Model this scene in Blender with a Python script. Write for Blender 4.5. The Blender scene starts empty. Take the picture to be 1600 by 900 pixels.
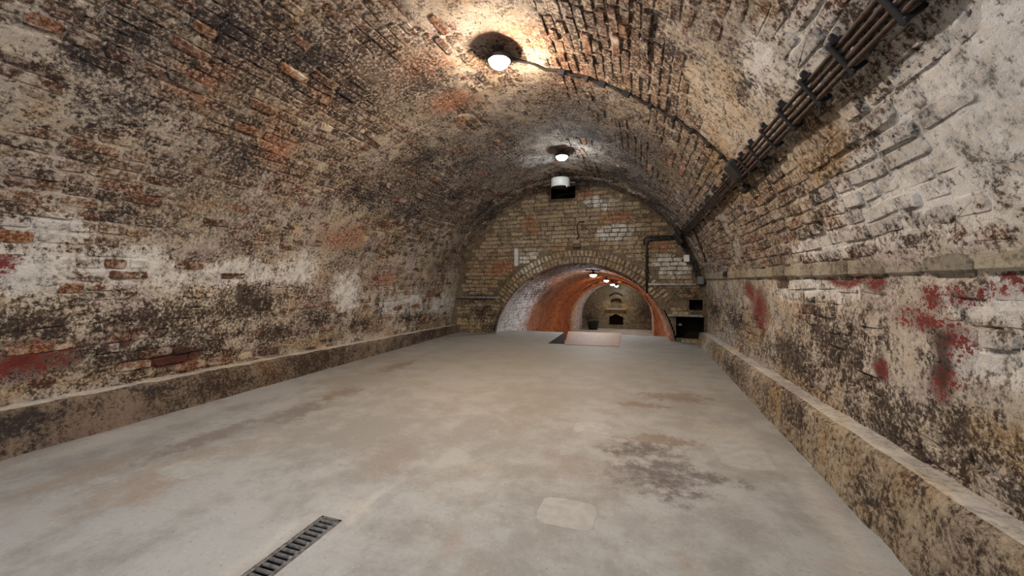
import bpy, math, random
import numpy as np
from mathutils import Matrix, Vector
from mathutils.geometry import tessellate_polygon

# ------------------------------------------------------------------ camera, light, exposure
S = 1.2                                   # metres per design unit (camera height = 1 unit)
scene = bpy.context.scene
COL = scene.collection
cd = bpy.data.cameras.new('camera'); cam = bpy.data.objects.new('camera', cd); COL.objects.link(cam)
FPX = 607.0
cd.sensor_width = 36.0; cd.lens = FPX / 1600 * 36.0; cd.clip_start = 0.02; cd.clip_end = 200
cd.shift_y = -11 / 1600
cam.location = (0, 0, S); cam.rotation_euler = (math.pi / 2, 0, math.atan(200 / FPX))
scene.camera = cam
w = bpy.data.worlds.new('world'); scene.world = w; w.use_nodes = True
w.node_tree.nodes['Background'].inputs[0].default_value = (0, 0, 0, 1)
vs = scene.view_settings
vs.view_transform = 'Standard'; vs.look = 'None'; vs.gamma = 1; vs.use_curve_mapping = False
vs.exposure = 1.12
scene.cycles.max_bounces = 8; scene.cycles.diffuse_bounces = 6
LAMP_GAIN = 1.0
WARM = (1.0, 0.78, 0.58); NEUTRAL = (.95, 0.97, 1.0); COOL = (0.88, 0.95, 1.0); ORANGE = (1.0, 0.60, 0.32)

rng = np.random.default_rng(7); random.seed(7)

# ------------------------------------------------------------------ helpers
def W(p):
    p = np.asarray(p, float)
    return p * S + np.array([0, 0, S])

def mesh_from(name, v, f):
    me = bpy.data.meshes.new(name); me.from_pydata(np.asarray(v).tolist(), [], f.tolist() if hasattr(f, 'tolist') else f); me.update(); return me

def link(name, me, mat=None, parent=None, smooth=False, **props):
    o = bpy.data.objects.new(name, me); COL.objects.link(o)
    if mat is not None and me is not None and len(me.materials) == 0: me.materials.append(mat)
    if parent is not None: o.parent = parent
    if smooth and me is not None:
        me.polygons.foreach_set('use_smooth', np.ones(len(me.polygons), bool))
    for k, x in props.items(): o[k] = x
    return o

def thing(name, label, cat, loc=(0, 0, 0), group=None):
    o = bpy.data.objects.new(name, None); COL.objects.link(o); o.location = loc
    o.empty_display_size = 0.1
    o['label'] = label; o['category'] = cat
    if group: o['group'] = group
    return o

class MB:
    """collects simple shapes (metres); build() links them as one mesh"""
    def __init__(s): s.v = []; s.f = []
    def add(s, v, f):
        n = len(s.v); s.v += [tuple(map(float, p)) for p in v]; s.f += [tuple(i + n for i in q) for q in f]; return s
    def box(s, c, d, rot=None, bev=0.0):
        c = np.asarray(c, float); hx, hy, hz = np.asarray(d, float) / 2
        R = np.asarray(rot) if rot is not None else np.eye(3)
        b = min(bev, hx * .9, hy * .9, hz * .9)
        if b <= 0:
            v = [(x, y, z) for x in (-hx, hx) for y in (-hy, hy) for z in (-hz, hz)]
            f = [(0, 1, 3, 2), (4, 6, 7, 5), (0, 4, 5, 1), (2, 3, 7, 6), (0, 2, 6, 4), (1, 5, 7, 3)]
        else:
            lay = []
            for z, i in ((-hz, b), (-hz + b, 0), (hz - b, 0), (hz, b)):
                x, y = hx - i, hy - i; k = b if i == 0 else b
                lay += [(-x + k, -y, z), (x - k, -y, z), (x, -y + k, z), (x, y - k, z), (x - k, y, z), (-x + k, y, z), (-x, y - k, z), (-x, -y + k, z)]
            v = lay; f = [tuple(range(7, -1, -1)), tuple(range(24, 32))]
            for l in range(3):
                for i in range(8):
                    j = (i + 1) % 8; f.append((l * 8 + i, l * 8 + j, l * 8 + 8 + j, l * 8 + 8 + i))
        return s.add([c + R @ np.array(p) for p in v], f)
    def lathe(s, c, prof, n=24, axis=(0, 0, 1)):
        a = Vector(axis).normalized(); R = np.array(a.to_track_quat('Z', 'Y').to_matrix())
        v = []; f = []; m = len(prof)
        for r, z in prof:
            for i in range(n):
                t = 2 * math.pi * i / n; v.append(np.asarray(c) + R @ np.array([r * math.cos(t), r * math.sin(t), z]))
        for k in range(m - 1):
            for i in range(n):
                j = (i + 1) % n; f.append((k * n + i, k * n + j, k * n + n + j, k * n + n + i))
        f.append(tuple(range(n - 1, -1, -1))); f.append(tuple(range((m - 1) * n, m * n)))
        return s.add(v, f)
    def tube(s, pts, r, n=8, wob=0.0):
        P = [Vector(p) for p in pts]; v = []; f = []; m = len(P)
        t0 = (P[1] - P[0]).normalized(); up = Vector((0, 0, 1)) if abs(t0.z) < .9 else Vector((1, 0, 0))
        nrm = t0.cross(up).normalized()
        for k in range(m):
            t = (P[min(k + 1, m - 1)] - P[max(k - 1, 0)]).normalized()
            nrm = (nrm - t * nrm.dot(t)).normalized(); b = t.cross(nrm)
            rr = r[k] if hasattr(r, '__len__') else r
            rr = rr * (1 + wob * (random.random() - .5))
            for i in range(n):
                a = 2 * math.pi * i / n; v.append(P[k] + nrm * (rr * math.cos(a)) + b * (rr * math.sin(a)))
        for k in range(m - 1):
            for i in range(n):
                j = (i + 1) % n; f.append((k * n + i, k * n + n + i, k * n + n + j, k * n + j))
        f.append(tuple(range(n))); f.append(tuple(range(m * n - 1, (m - 1) * n - 1, -1)))
        return s.add(v, f)
    def build(s, name, mat, parent=None, smooth=False, **props):
        o = link(name, mesh_from(name, s.v, s.f), mat, parent, smooth, **props)
        if parent is not None and parent.type == 'EMPTY':
            o.data.transform(Matrix.Translation(-parent.location))
        return o

def hash2(i, j, seed):
    h = (i.astype(np.int64) * 374761393 + j.astype(np.int64) * 668265263 + seed * 2147483647) & 0xFFFFFFFF
    h = ((h ^ (h >> 13)) * 1274126177) & 0xFFFFFFFF
    return ((h ^ (h >> 16)) & 0xFFFFFF) / float(0xFFFFFF)

def vnoise(x, y, seed=0):
    i = np.floor(x).astype(np.int64); j = np.floor(y).astype(np.int64); u = x - i; v = y - j
    u = u * u * (3 - 2 * u); v = v * v * (3 - 2 * v)
    return ((hash2(i, j, seed) * (1 - u) + hash2(i + 1, j, seed) * u) * (1 - v)
            + (hash2(i, j + 1, seed) * (1 - u) + hash2(i + 1, j + 1, seed) * u) * v)

def fbm(x, y, oct=4, seed=0, gain=.55):
    x = np.asarray(x, float); y = np.asarray(y, float); a = 1.0; t = 0; n = 0
    for k in range(oct):
        t = t + a * vnoise(x, y, seed + k * 17); n += a; a *= gain; x = x * 2.03 + 5.1; y = y * 2.03 + 9.7
    return t / n

def sstep(a, b, x):
    t = np.clip((x - a) / (b - a), 0, 1); return t * t * (3 - 2 * t)

def pcam(p):
    """depth-weighted size of a point for choosing the pieces that show largest; p in units"""
    th = math.atan(200 / FPX); c, s = math.cos(th), math.sin(th)
    z = -p[..., 0] * s + p[..., 1] * c; x = p[..., 0] * c + p[..., 1] * s
    zz = np.maximum(z, .05); u = x / zz; v = p[..., 2] / zz
    vis = (z > .1) & (np.abs(u) < 1.33) & (v < .75) & (v > -.78)
    return zz, vis

# ------------------------------------------------------------------ materials
class NT:
    def __init__(s, name):
        s.m = bpy.data.materials.new(name); s.m.use_nodes = True; s.t = s.m.node_tree; s.t.nodes.clear()
    def n(s, typ, **kw):
        d = s.t.nodes.new(typ)
        for k, x in kw.items(): setattr(d, k, x)
        return d
    def l(s, a, b): s.t.links.new(a, b)
    def val(s, sock, x):
        if hasattr(x, 'is_output'): s.l(x, sock)
        else: sock.default_value = x
    def math(s, op, a, b=0.0, clamp=False):
        d = s.n('ShaderNodeMath', operation=op, use_clamp=clamp); s.val(d.inputs[0], a); s.val(d.inputs[1], b); return d.outputs[0]
    def noise(s, vec, scale, detail=4, rough=.6, lac=2.0, col=False):
        d = s.n('ShaderNodeTexNoise'); d.inputs['Scale'].default_value = scale; d.inputs['Detail'].default_value = detail
        d.inputs['Roughness'].default_value = rough; d.inputs['Lacunarity'].default_value = lac; s.l(vec, d.inputs['Vector'])
        return d.outputs['Color' if col else 'Fac']
    def ss(s, x, a, b, lo=0.0, hi=1.0):
        d = s.n('ShaderNodeMapRange', interpolation_type='SMOOTHSTEP'); s.val(d.inputs[0], x)
        d.inputs[1].default_value = a; d.inputs[2].default_value = b; d.inputs[3].default_value = lo; d.inputs[4].default_value = hi
        return d.outputs[0]
    def mix(s, fac, a, b, mode='MIX'):
        d = s.n('ShaderNodeMix', data_type='RGBA', blend_type=mode); s.val(d.inputs[0], fac)
        for i, x in ((6, a), (7, b)):
            if hasattr(x, 'is_output'): s.l(x, d.inputs[i])
            else: d.inputs[i].default_value = (*x, 1)
        return d.outputs[2]
    def ramp(s, fac, stops, interp='LINEAR'):
        d = s.n('ShaderNodeValToRGB'); r = d.color_ramp; r.interpolation = interp
        while len(r.elements) < len(stops): r.elements.new(.5)
        for e, (p, c) in zip(r.elements, stops): e.position = p; e.color = (*c, 1)
        s.l(fac, d.inputs[0]); return d.outputs[0]
    def blob(s, vec, loc, rad, rotz=0.0):
        mp = s.n('ShaderNodeMapping', vector_type='TEXTURE')
        mp.inputs['Location'].default_value = tuple(W(loc)); mp.inputs['Scale'].default_value = tuple(np.asarray(rad, float) * S)
        mp.inputs['Rotation'].default_value = (0, 0, rotz)
        s.l(vec, mp.inputs[0]); g = s.n('ShaderNodeTexGradient', gradient_type='SPHERICAL'); s.l(mp.outputs[0], g.inputs[0]); return g.outputs['Fac']
    def blobs(s, vec, lst):
        o = None
        for b in lst:
            g = s.blob(vec, b[0], b[1], b[2] if len(b) > 2 else 0.0); o = g if o is None else s.math('MAXIMUM', o, g)
        return o
    def warped(s, amt=.3, scale=1.6):
        geo = s.n('ShaderNodeNewGeometry'); p = geo.outputs['Position']
        nz = s.noise(p, scale, 3, .6, col=True)
        a = s.n('ShaderNodeVectorMath', operation='MULTIPLY_ADD'); s.l(nz, a.inputs[0]); a.inputs[1].default_value = (amt,) * 3; s.l(p, a.inputs[2])
        b = s.n('ShaderNodeVectorMath', operation='SUBTRACT'); s.l(a.outputs[0], b.inputs[0]); b.inputs[1].default_value = (amt / 2,) * 3
        return geo, p, b.outputs[0]
    def out(s, color, rough=.85, height=None, bump=.5, dist=.01, spec=.3, metal=0.0):
        b = s.n('ShaderNodeBsdfPrincipled'); o = s.n('ShaderNodeOutputMaterial')
        if hasattr(color, 'is_output'): s.l(color, b.inputs['Base Color'])
        else: b.inputs['Base Color'].default_value = (*color, 1)
        s.val(b.inputs['Roughness'], rough); b.inputs['Specular IOR Level'].default_value = spec; b.inputs['Metallic'].default_value = metal
        if height is not None:
            bp = s.n('ShaderNodeBump'); bp.inputs['Strength'].default_value = bump; bp.inputs['Distance'].default_value = dist
            s.l(height, bp.inputs['Height']); s.l(bp.outputs[0], b.inputs['Normal'])
        s.l(b.outputs[0], o.inputs[0]); return s.m

BRICKS_HALL = [(0, (.055, .04, .036)), (.18, (.10, .062, .045)), (.36, (.17, .115, .08)), (.55, (.24, .17, .115)), (.70, (.20, .085, .04)), (.84, (.30, .24, .18)), (.95, (.13, .045, .028))]

def masonry(name, brick=False, lo=(.25, .205, .165), hi=(.62, .56, .48), ramp=BRICKS_HALL, coat=0.0,
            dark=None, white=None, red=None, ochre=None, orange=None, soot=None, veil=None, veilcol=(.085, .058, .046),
            darkcol=(.045, .030, .021), whitecol=(.86, .86, .85), redcol=(.20, .020, .016), ochrecol=(.32, .20, .075), orangecol=(.34, .12, .05), pitcol=(.046, .032, .024),
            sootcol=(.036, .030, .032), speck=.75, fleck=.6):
    t = NT(name); geo, P, Q = t.warped(.42, 1.7)
    nA = t.noise(P, .75, 5, .62); nB = t.noise(P, 7.5, 9, .76); nC = t.noise(P, 38, 5, .80); nT = t.noise(P, 2.3, 4, .65)
    base = t.mix(t.ss(t.math('ADD', t.math('MULTIPLY', nA, .6), t.math('MULTIPLY', nB, .4)), .40, .60), lo, hi)
    if brick:
        oi = t.n('ShaderNodeObjectInfo')
        r = t.math('FRACT', t.math('ADD', t.math('MULTIPLY', oi.outputs['Random'], 7.31), geo.outputs['Random Per Island']))
        bc = t.ramp(r, ramp)
        base = t.mix(t.ss(nB, .47 - coat, .60 - coat), bc, base)
        r2 = t.math('FRACT', t.math('MULTIPLY', r, 13.7))
        tone = t.ramp(r2, [(0, (.62, .60, .60)), (.35, (.90, .88, .86)), (.7, (1, 1, 1)), (1, (1.0, .97, .92))])
    fine = t.math('ADD', t.math('MULTIPLY', nC, .62), t.math('MULTIPLY', nB, .38))
    masks = []; wm = None
    def patch(base, lst, col, amp, a, b, k):
        bl = t.blobs(Q, lst)
        m = t.ss(t.math('ADD', bl, t.math('MULTIPLY', t.math('SUBTRACT', fine, .5), amp)), a, b, 0, k)
        m = t.math('MULTIPLY', m, t.ss(bl, .0, .30)); masks.append(m)
        return t.mix(m, base, col)
    base = t.mix(1.0, base, t.ramp(nT, [(.36, (.86, .80, .86)), (.48, (1, 1, 1)), (.56, (1.0, .95, .86)), (.66, (1.0, .80, .60))]), 'MULTIPLY')
    if white: base = patch(base, white, t.mix(t.ss(nB, .40, .58), tuple(x * .62 for x in whitecol), whitecol), 4.0, .05, .62, .90); wm = masks[-1]
    if ochre: base = patch(base, ochre, ochrecol, 4.0, .25, .75, .85)
    if orange: base = patch(base, orange, orangecol, 5.0, .30, .80, .85)
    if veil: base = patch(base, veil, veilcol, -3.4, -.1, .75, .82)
    if brick: base = t.mix(1.0, base, tone, 'MULTIPLY')
    # fine light flecks and dark pits
    base = t.mix(t.ss(nC, .50, .60, 0, fleck), base, tuple(min(.85, x * 1.30) for x in hi))
    if red: base = patch(base, red, redcol, 9.0, .30, .60, .96)
    pit = t.ss(fine, .49, .43, 0, speck)
    if wm is not None: pit = t.math('MULTIPLY', pit, t.math('SUBTRACT', 1.0, t.math('MULTIPLY', wm, .62)))
    base = t.mix(pit, base, pitcol)
    if dark: base = patch(base, dark, darkcol, -5.5, .20, .85, .92)
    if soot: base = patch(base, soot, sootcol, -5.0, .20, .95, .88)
    h = t.math('ADD', t.math('MULTIPLY', nB, .6), t.math('MULTIPLY', nC, .4))
    return t.out(base, .88, h, 1.0, .04, .25)

def flat(name, col, rough=.6, metal=0.0, var=.25, scale=25, bump=.2, spec=.4, col2=None):
    t = NT(name); geo = t.n('ShaderNodeNewGeometry'); n = t.noise(geo.outputs['Position'], scale, 5, .65)
    c2 = col2 if col2 is not None else tuple(x * (1 - var) for x in col)
    return t.out(t.mix(t.ss(n, .38, .62), c2, col), rough, n, bump, .004, spec, metal)

def emit(name, col, strength):
    t = NT(name); e = t.n('ShaderNodeEmission'); e.inputs[0].default_value = (*col, 1); e.inputs[1].default_value = strength
    o = t.n('ShaderNodeOutputMaterial'); t.l(e.outputs[0], o.inputs[0]); return t.m

def B(x, y, z, rx, ry=None, rz=None): return ((x, y, z), (rx, ry if ry else rx, rz if rz else rx))

# stains, paint, bare patches and painted-in lamp light, as places on the masonry (units)
left_dark = [B(-3.45, 2.0, -.26, .6, .95, .30), B(-3.45, 1.3, -.24, .6, .7, .24), B(-3.45, 2.6, -.26, .6, .7, .34), B(-3.5, 3.5, -.42, .4, .4, .22), B(-3.5, 4.3, -.58, .4, .5, .2), B(-3.45, 2.9, -.55, .4, .6, .22), B(-3.5, 1.9, -.55, .5, 1.2, .28), B(-3.5, 5.6, -.6, .4, .9, .14)]
left_white = [B(-3.38, 1.25, .08, .4, .35, .2), B(-3.36, 1.85, .10, .4, .6, .16), B(-3.35, 2.5, .06, .4, .7, .17), B(-3.4, 3.9, -.12, .3, .33, .42), B(-3.5, 6.4, -.4, .3, .7, .3), B(-3.35, 3.1, .12, .4, .4, .26), B(-3.45, 5.2, -.35, .3, .9, .25)]
left_red = [B(-3.5, 1.25, -.46, .3, .34, .17), B(-3.5, 1.48, -.42, .3, .14, .08), B(-3.5, 1.70, -.46, .3, .12, .07), B(-3.37, 1.21, .12, .2, .07, .09), B(-3.5, 2.1, -.6, .3, .25, .08)]
left_ochre = [B(-3.5, 1.4, -.64, .3, .6, .13), B(-3.5, 2.3, -.70, .3, .8, .10), B(-3.5, 3.5, -.68, .3, .9, .12), B(-3.5, 4.5, -.58, .3, .5, .22), B(-3.5, 6.2, -.75, .3, .9, .12)]
left_orange = [B(-3.25, 4.35, .42, .35, .45, .2), B(-3.25, 3.8, .45, .3, .4, .16), B(-3.3, 3.05, .30, .3, .35, .12), B(-3.4, 4.6, .05, .3, .7, .2)]
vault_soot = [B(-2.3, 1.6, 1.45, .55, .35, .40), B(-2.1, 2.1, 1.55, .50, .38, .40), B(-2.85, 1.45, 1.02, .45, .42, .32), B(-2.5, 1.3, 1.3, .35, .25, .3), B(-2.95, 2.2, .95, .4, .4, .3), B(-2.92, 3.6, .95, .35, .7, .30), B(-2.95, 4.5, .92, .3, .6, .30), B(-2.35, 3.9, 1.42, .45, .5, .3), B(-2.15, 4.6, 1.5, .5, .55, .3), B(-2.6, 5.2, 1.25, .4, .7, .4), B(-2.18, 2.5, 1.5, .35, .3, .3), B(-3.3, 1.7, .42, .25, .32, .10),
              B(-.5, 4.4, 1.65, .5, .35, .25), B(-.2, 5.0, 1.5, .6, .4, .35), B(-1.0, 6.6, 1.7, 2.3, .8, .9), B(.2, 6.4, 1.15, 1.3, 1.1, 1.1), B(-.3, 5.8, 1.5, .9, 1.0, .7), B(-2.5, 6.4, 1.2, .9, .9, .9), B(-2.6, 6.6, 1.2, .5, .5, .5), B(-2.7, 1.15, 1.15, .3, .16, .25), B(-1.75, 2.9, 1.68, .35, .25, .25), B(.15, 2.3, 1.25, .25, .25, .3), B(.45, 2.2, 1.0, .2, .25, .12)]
vault_orange = [B(-2.6, 1.7, 1.25, .35, .3, .3), B(-1.67, 2.7, 1.7, .5, .35, .3), B(-2.8, 2.4, 1.1, .35, .35, .25), B(-.5, 3.1, 1.63, .5, .35, .3), B(-.1, 2.5, 1.45, .45, .4, .3), B(-.8, 2.6, 1.7, .5, .35, .3), B(-1.7, 3.3, 1.7, .5, .3, .3), B(-3.2, 3.6, .5, .3, .6, .25), B(-2.2, 2.4, 1.5, .4, .3, .3)]  # orange bricks; the blobs around the near lamp paint in its warm light
vault_white = [B(.62, 1.7, .85, .25, .4, .25), B(.88, 1.35, .45, .35, .75, .45), B(.9, 1.6, .35, .35, 1.0, .32), B(.9, 1.9, .3, .25, .5, .2), B(.93, 2.5, .18, .2, .6, .10), B(.5, 1.95, .98, .22, .28, .16), B(-1.45, 5.4, 1.72, .35, .3, .3), B(-3.3, 1.3, .3, .3, .3, .15)]  # whitewash; the crown blob beside the second lamp paints in its light
vault_ochre = [B(.72, 3.3, .72, .3, .7, .25), B(.55, 3.3, .9, .3, .5, .2), B(.79, 2.15, .56, .2, .4, .12), B(.3, 4.5, 1.2, .5, .9, .3)]
right_dark = [B(1.02, 2.6, -.34, .4, .75, .28), B(1.02, 3.3, -.56, .4, 1.1, .28), B(1.02, 2.1, -.66, .4, .9, .2), B(1.02, 1.7, -.52, .3, .35, .16), B(1.02, 2.1, -.50, .3, .4, .18), B(1.02, 4.9, -.46, .3, .9, .3), B(1.02, 2.35, -.38, .3, .3, .16), B(1.02, 1.45, -.62, .3, .3, .14), B(1.02, 6.2, -.4, .3, .8, .4), B(1.02, 1.78, -.30, .3, .12, .16)]
right_red = [B(1.01, 3.95, -.25, .2, .36, .20), B(1.01, 4.25, -.10, .2, .25, .13), B(1.01, 3.9, -.40, .2, .16, .09), B(1.01, 1.78, -.08, .2, .12, .06), B(1.01, 1.84, -.17, .2, .18, .08), B(1.01, 1.72, -.22, .2, .15, .10), B(1.01, 2.1, -.03, .2, .12, .06), B(1.01, 1.62, -.06, .2, .1, .06), B(1.01, 2.1, -.36, .2, .08, .05), B(1.01, 1.47, -.03, .2, .1, .05), B(1.01, 2.35, -.01, .2, .4, .04), B(1.01, 1.75, -.36, .2, .1, .1)]
right_white = [B(1.02, 1.5, -.08, .3, .35, .12), B(1.02, 1.6, -.26, .3, .3, .12), B(1.02, 2.9, -.06, .3, .9, .10)]
right_ochre = [B(1.02, 1.5, -.5, .3, .35, .12), B(1.02, 4.4, -.5, .3, .9, .25), B(1.02, 3.0, -.7, .3, .9, .1)]
back_orange = [B(-2.5, 6.9, .25, .55, .3, .25), B(-1.9, 6.9, 1.0, .25, .3, .3), B(-.4, 6.9, 1.1, .6, .3, .16), B(-.9, 6.9, 1.5, .3, .3, .2), B(.3, 6.9, .6, .3, .3, .15)]
back_dark = [B(-3.0, 6.9, -.36, .6, .3, .14), B(-2.7, 6.9, -.85, .3, .3, .15), B(.8, 6.9, -.7, .3, .3, .3), B(-1.2, 6.9, 1.7, 1.2, .3, .2), B(.7, 6.9, -.15, .3, .3, .1), B(-2.9, 6.9, -.6, .5, .3, .3)]
back_white = [B(-.4, 6.9, .85, .45, .3, .2), B(.5, 6.9, .25, .45, .3, .3), B(-.7, 6.9, 1.35, .35, .3, .15), B(-1.9, 6.9, .35, .4, .3, .35)]

M = {}
for b in (False, True):
    k = '_brick' if b else '_mortar'
    M['left' + k] = masonry('left_wall' + k, b, dark=left_dark, white=left_white, red=left_red, ochre=left_ochre, orange=left_orange, coat=.03)
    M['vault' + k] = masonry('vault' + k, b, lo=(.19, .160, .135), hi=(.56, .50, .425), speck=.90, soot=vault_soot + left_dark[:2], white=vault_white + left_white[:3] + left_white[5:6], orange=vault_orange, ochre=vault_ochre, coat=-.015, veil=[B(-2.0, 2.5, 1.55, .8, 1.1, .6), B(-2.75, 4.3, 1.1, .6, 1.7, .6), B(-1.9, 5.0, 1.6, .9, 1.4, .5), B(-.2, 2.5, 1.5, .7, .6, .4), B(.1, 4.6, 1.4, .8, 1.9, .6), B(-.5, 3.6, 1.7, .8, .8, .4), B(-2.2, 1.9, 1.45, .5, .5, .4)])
    M['right' + k] = masonry('right_wall' + k, b, lo=(.24, .20, .16), hi=(.58, .52, .44), dark=right_dark, white=right_white, red=right_red, ochre=right_ochre, coat=.05)
    M['back' + k] = masonry('back_wall' + k, b, lo=(.11, .085, .055) if not b else (.28, .22, .14), hi=(.22, .18, .125) if not b else (.52, .45, .32), dark=back_dark, white=back_white if b else None, orange=back_orange, coat=.02, speck=.5,
                             ramp=[(0, (.17, .115, .07)), (.3, (.30, .22, .13)), (.6, (.42, .33, .21)), (.85, (.28, .13, .06)), (1, (.50, .43, .31))])
    M['tunnel' + k] = masonry('tunnel' + k, b, lo=(.22, .09, .05), hi=(.38, .17, .095), coat=.06, speck=.5, fleck=.3,
                               ramp=[(0, (.16, .06, .035)), (.5, (.30, .11, .05)), (1, (.38, .17, .09))],
                               white=[B(-2.6, 7.5, -.7, 1.2, 2.1, 1.7), B(-2.4, 7.2, -.5, 1.0, 1.5, .9), B(-2.6, 16.9, -1.4, 2.0, 2.2, 2.2), B(.6, 17.2, -1.4, 1.6, 1.7, 2.0)],
                               soot=[B(-1.3, 8.0, .25, 1.7, 2.8, .85), B(-2.2, 8.6, -.2, .7, 1.5, .4), B(-2.45, 9.6, -.3, .9, .8, .5), B(-.6, 7.4, .3, .8, .9, .3)], whitecol=(.72, .72, .72))
M['bare'] = masonry('bare_brick', True, coat=-.005, speck=.8, fleck=.30, soot=vault_soot[3:8] + left_dark[:3],
                    ramp=[(0, (.055, .032, .024)), (.25, (.12, .055, .032)), (.5, (.24, .095, .045)), (.7, (.10, .045, .03)), (.85, (.36, .15, .065)), (1, (.16, .06, .035))])
M['tunnel_end'] = masonry('tunnel_end', False, lo=(.10, .078, .045), hi=(.22, .18, .115), dark=[B(.2, 18.5, -1.4, .6, .5, .9), B(-2.3, 18.5, -1.7, .5, .5, .4)], ochre=[B(-1.0, 18.5, -1.2, 1.2, .5, .5)])
M['trim'] = masonry('ledge_stone', True, lo=(.28, .25, .19), hi=(.42, .39, .31), coat=.12, speck=.45, fleck=.25, ramp=[(0, (.22, .19, .14)), (.5, (.34, .31, .24)), (1, (.28, .24, .18))])
M['kerb_top'] = masonry('kerb_top', False, lo=(.46, .43, .38), hi=(.72, .69, .63), speck=.30, fleck=.25, coat=0)
M['kerb_left'] = masonry('kerb_left', False, lo=(.10, .075, .055), hi=(.27, .21, .155), speck=.8, fleck=.35,
                         dark=[B(-3.4, 3.4, -.85, .3, .9, .3), B(-3.4, 5.6, -.9, .3, 1.5, .3), B(-3.4, 2.3, -.85, .3, .5, .3)], soot=[B(-3.4, 1.9, -.8, .3, .3, .12), B(-3.4, 1.2, -.85, .3, .3, .2)])
M['kerb_right'] = masonry('kerb_right', False, lo=(.13, .095, .065), hi=(.44, .37, .28), speck=.9, fleck=.55,
                          dark=[B(.87, 1.35, -.85, .2, .22, .2), B(.87, 2.8, -.8, .2, .5, .14), B(.87, 4.6, -.9, .2, .9, .16), B(.87, 1.9, -.88, .2, .25, .1)], ochre=[B(.87, 3.2, -.8, .2, .2, .2), B(.87, 5.2, -.85, .2, .3, .2)])

def floor_material():
    t = NT('concrete_floor'); geo, P, Q = t.warped(.30, 2.2)
    nA = t.noise(P, .55, 5, .6); nB = t.noise(P, 3.5, 8, .70); nC = t.noise(P, 45, 4, .7); nS = t.noise(P, 9, 8, .78)
    f = t.math('ADD', t.math('MULTIPLY', nA, .5), t.math('MULTIPLY', nB, .5))
    c = t.mix(t.ss(f, .43, .57), (.222, .222, .216), (.312, .322, .322))
    c = t.mix(t.ss(t.noise(P, 1.6, 6, .72), .52, .66, 0, .40), c, (.27, .225, .18))
    warm = t.blobs(Q, [B(-1.2, 5.3, -1, 3.6, 3.6, 1)])  # warm light of the near lamp tinted into the far floor colour
    c = t.mix(t.math('MULTIPLY', warm, .9), c, (.28, .235, .172))
    def stain(c, lst, col, k, a=.2, b=.7, amp=-2.6, src=None):
        bl = t.blobs(Q, lst)
        m = t.ss(t.math('ADD', bl, t.math('MULTIPLY', t.math('SUBTRACT', src or nS, .5), amp)), a, b, 0, k)
        return t.mix(t.math('MULTIPLY', m, t.ss(bl, .0, .4)), c, col)
    c = stain(c, [B(.10, 2.13, -1, .46, .36, .3), B(.02, 2.42, -1, .38, .20, .3), B(.35, 2.15, -1, .25, .14, .3)], (.085, .065, .062), .85, a=.15, b=1.0, amp=-3.6)
    c = stain(c, [B(-2.62, 1.75, -1, .20, .60, .3), B(-2.5, 2.3, -1, .22, .5, .3)], (.17, .15, .14), .85, a=.1, b=.8, amp=-3.0)
    c = stain(c, [B(-2.75, 1.25, -1, .22, .4, .3), B(-2.35, 1.3, -1, .3, .5, .3)], (.24, .19, .15), .55)
    c = stain(c, [B(.12, 2.6, -1, .35, .14, .3), B(.3, 3.6, -1, .5, .22, .3), B(.0, 3.3, -1, .35, .14, .3), B(-2.5, 2.8, -1, .22, .35, .3), B(-2.7, 3.9, -1, .18, .6, .3)], (.17, .115, .08), .7, amp=-3.0)
    c = stain(c, [B(-1.53, 2.06, -1, .1, .12, .3), B(-1.35, 1.9, -1, .35, .35, .3), B(-.35, 2.1, -1, .4, .35, .3), B(-.8, 3.0, -1, .4, 1.0, .3), B(-1.3, 1.75, -1, .22, .2, .2)], (.22, .185, .16), .5, a=.25, b=.9)
    c = stain(c, [B(.78, 2.0, -1, .14, 1.3, .3), B(.55, 2.8, -1, .35, .5, .3), B(-2.3, 1.42, -1, .22, .18, .3), B(-3.2, 1.5, -1, .25, 1.4, .3), B(-1.34, 1.15, -1, .06, .4, .3), B(-1.16, 1.45, -1, .04, .5, .2), B(-1.2, 1.42, -1, .16, .10, .2)], (.41, .40, .375), .6, a=.1, b=1.1, amp=1.6)
    c = t.mix(t.ss(nC, .42, .33, 0, .45), c, (.16, .13, .11))
    c = t.mix(t.ss(nC, .58, .68, 0, .35), c, (.47, .45, .42))
    h = t.math('ADD', t.math('MULTIPLY', nB, .7), t.math('MULTIPLY', nC, .3))
    return t.out(c, .72, h, .35, .012, .35)
M['floor'] = floor_material()
M['patch'] = flat('repair_mortar', (.335, .34, .328), .8, var=.14, scale=14, bump=.15)
M['tunnel_floor'] = flat('tunnel_floor_concrete', (.42, .385, .32), .8, var=.3, scale=2.0)
M['rust'] = flat('rusty_conduit', (.062, .033, .022), .7, .2, scale=35, col2=(.018, .011, .009), bump=.5)
M['black'] = flat('black_sheath', (.018, .016, .015), .6, scale=30)
M['bracket'] = flat('dark_bracket_steel', (.022, .022, .026), .55, .3, scale=40)
M['pipe_dark'] = flat('tarnished_pipe', (.05, .055, .05), .55, .4, scale=30, col2=(.02, .022, .02))
M['grate'] = flat('galvanised_grate', (.26, .27, .28), .45, .7, scale=40, col2=(.13, .135, .14))
M['channel'] = flat('channel_dark', (.02, .018, .016), .9)
M['steel'] = flat('bare_steel', (.42, .42, .42), .4, .7, scale=20, col2=(.22, .21, .20))
M['white'] = flat('white_enamel', (.74, .77, .76), .4, scale=12, var=.08)
M['dull_white'] = flat('dull_white', (.62, .62, .60), .6, scale=18, var=.15)
M['tan'] = flat('tan_plastic', (.27, .21, .15), .6, scale=20)
M['board'] = flat('orange_board', (.31, .155, .08), .7, scale=9, col2=(.22, .115, .06))
M['void'] = flat('recess_shade', (.020, .015, .011), .95)  # near-black puts the shade inside recesses and drum into the colour
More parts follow.
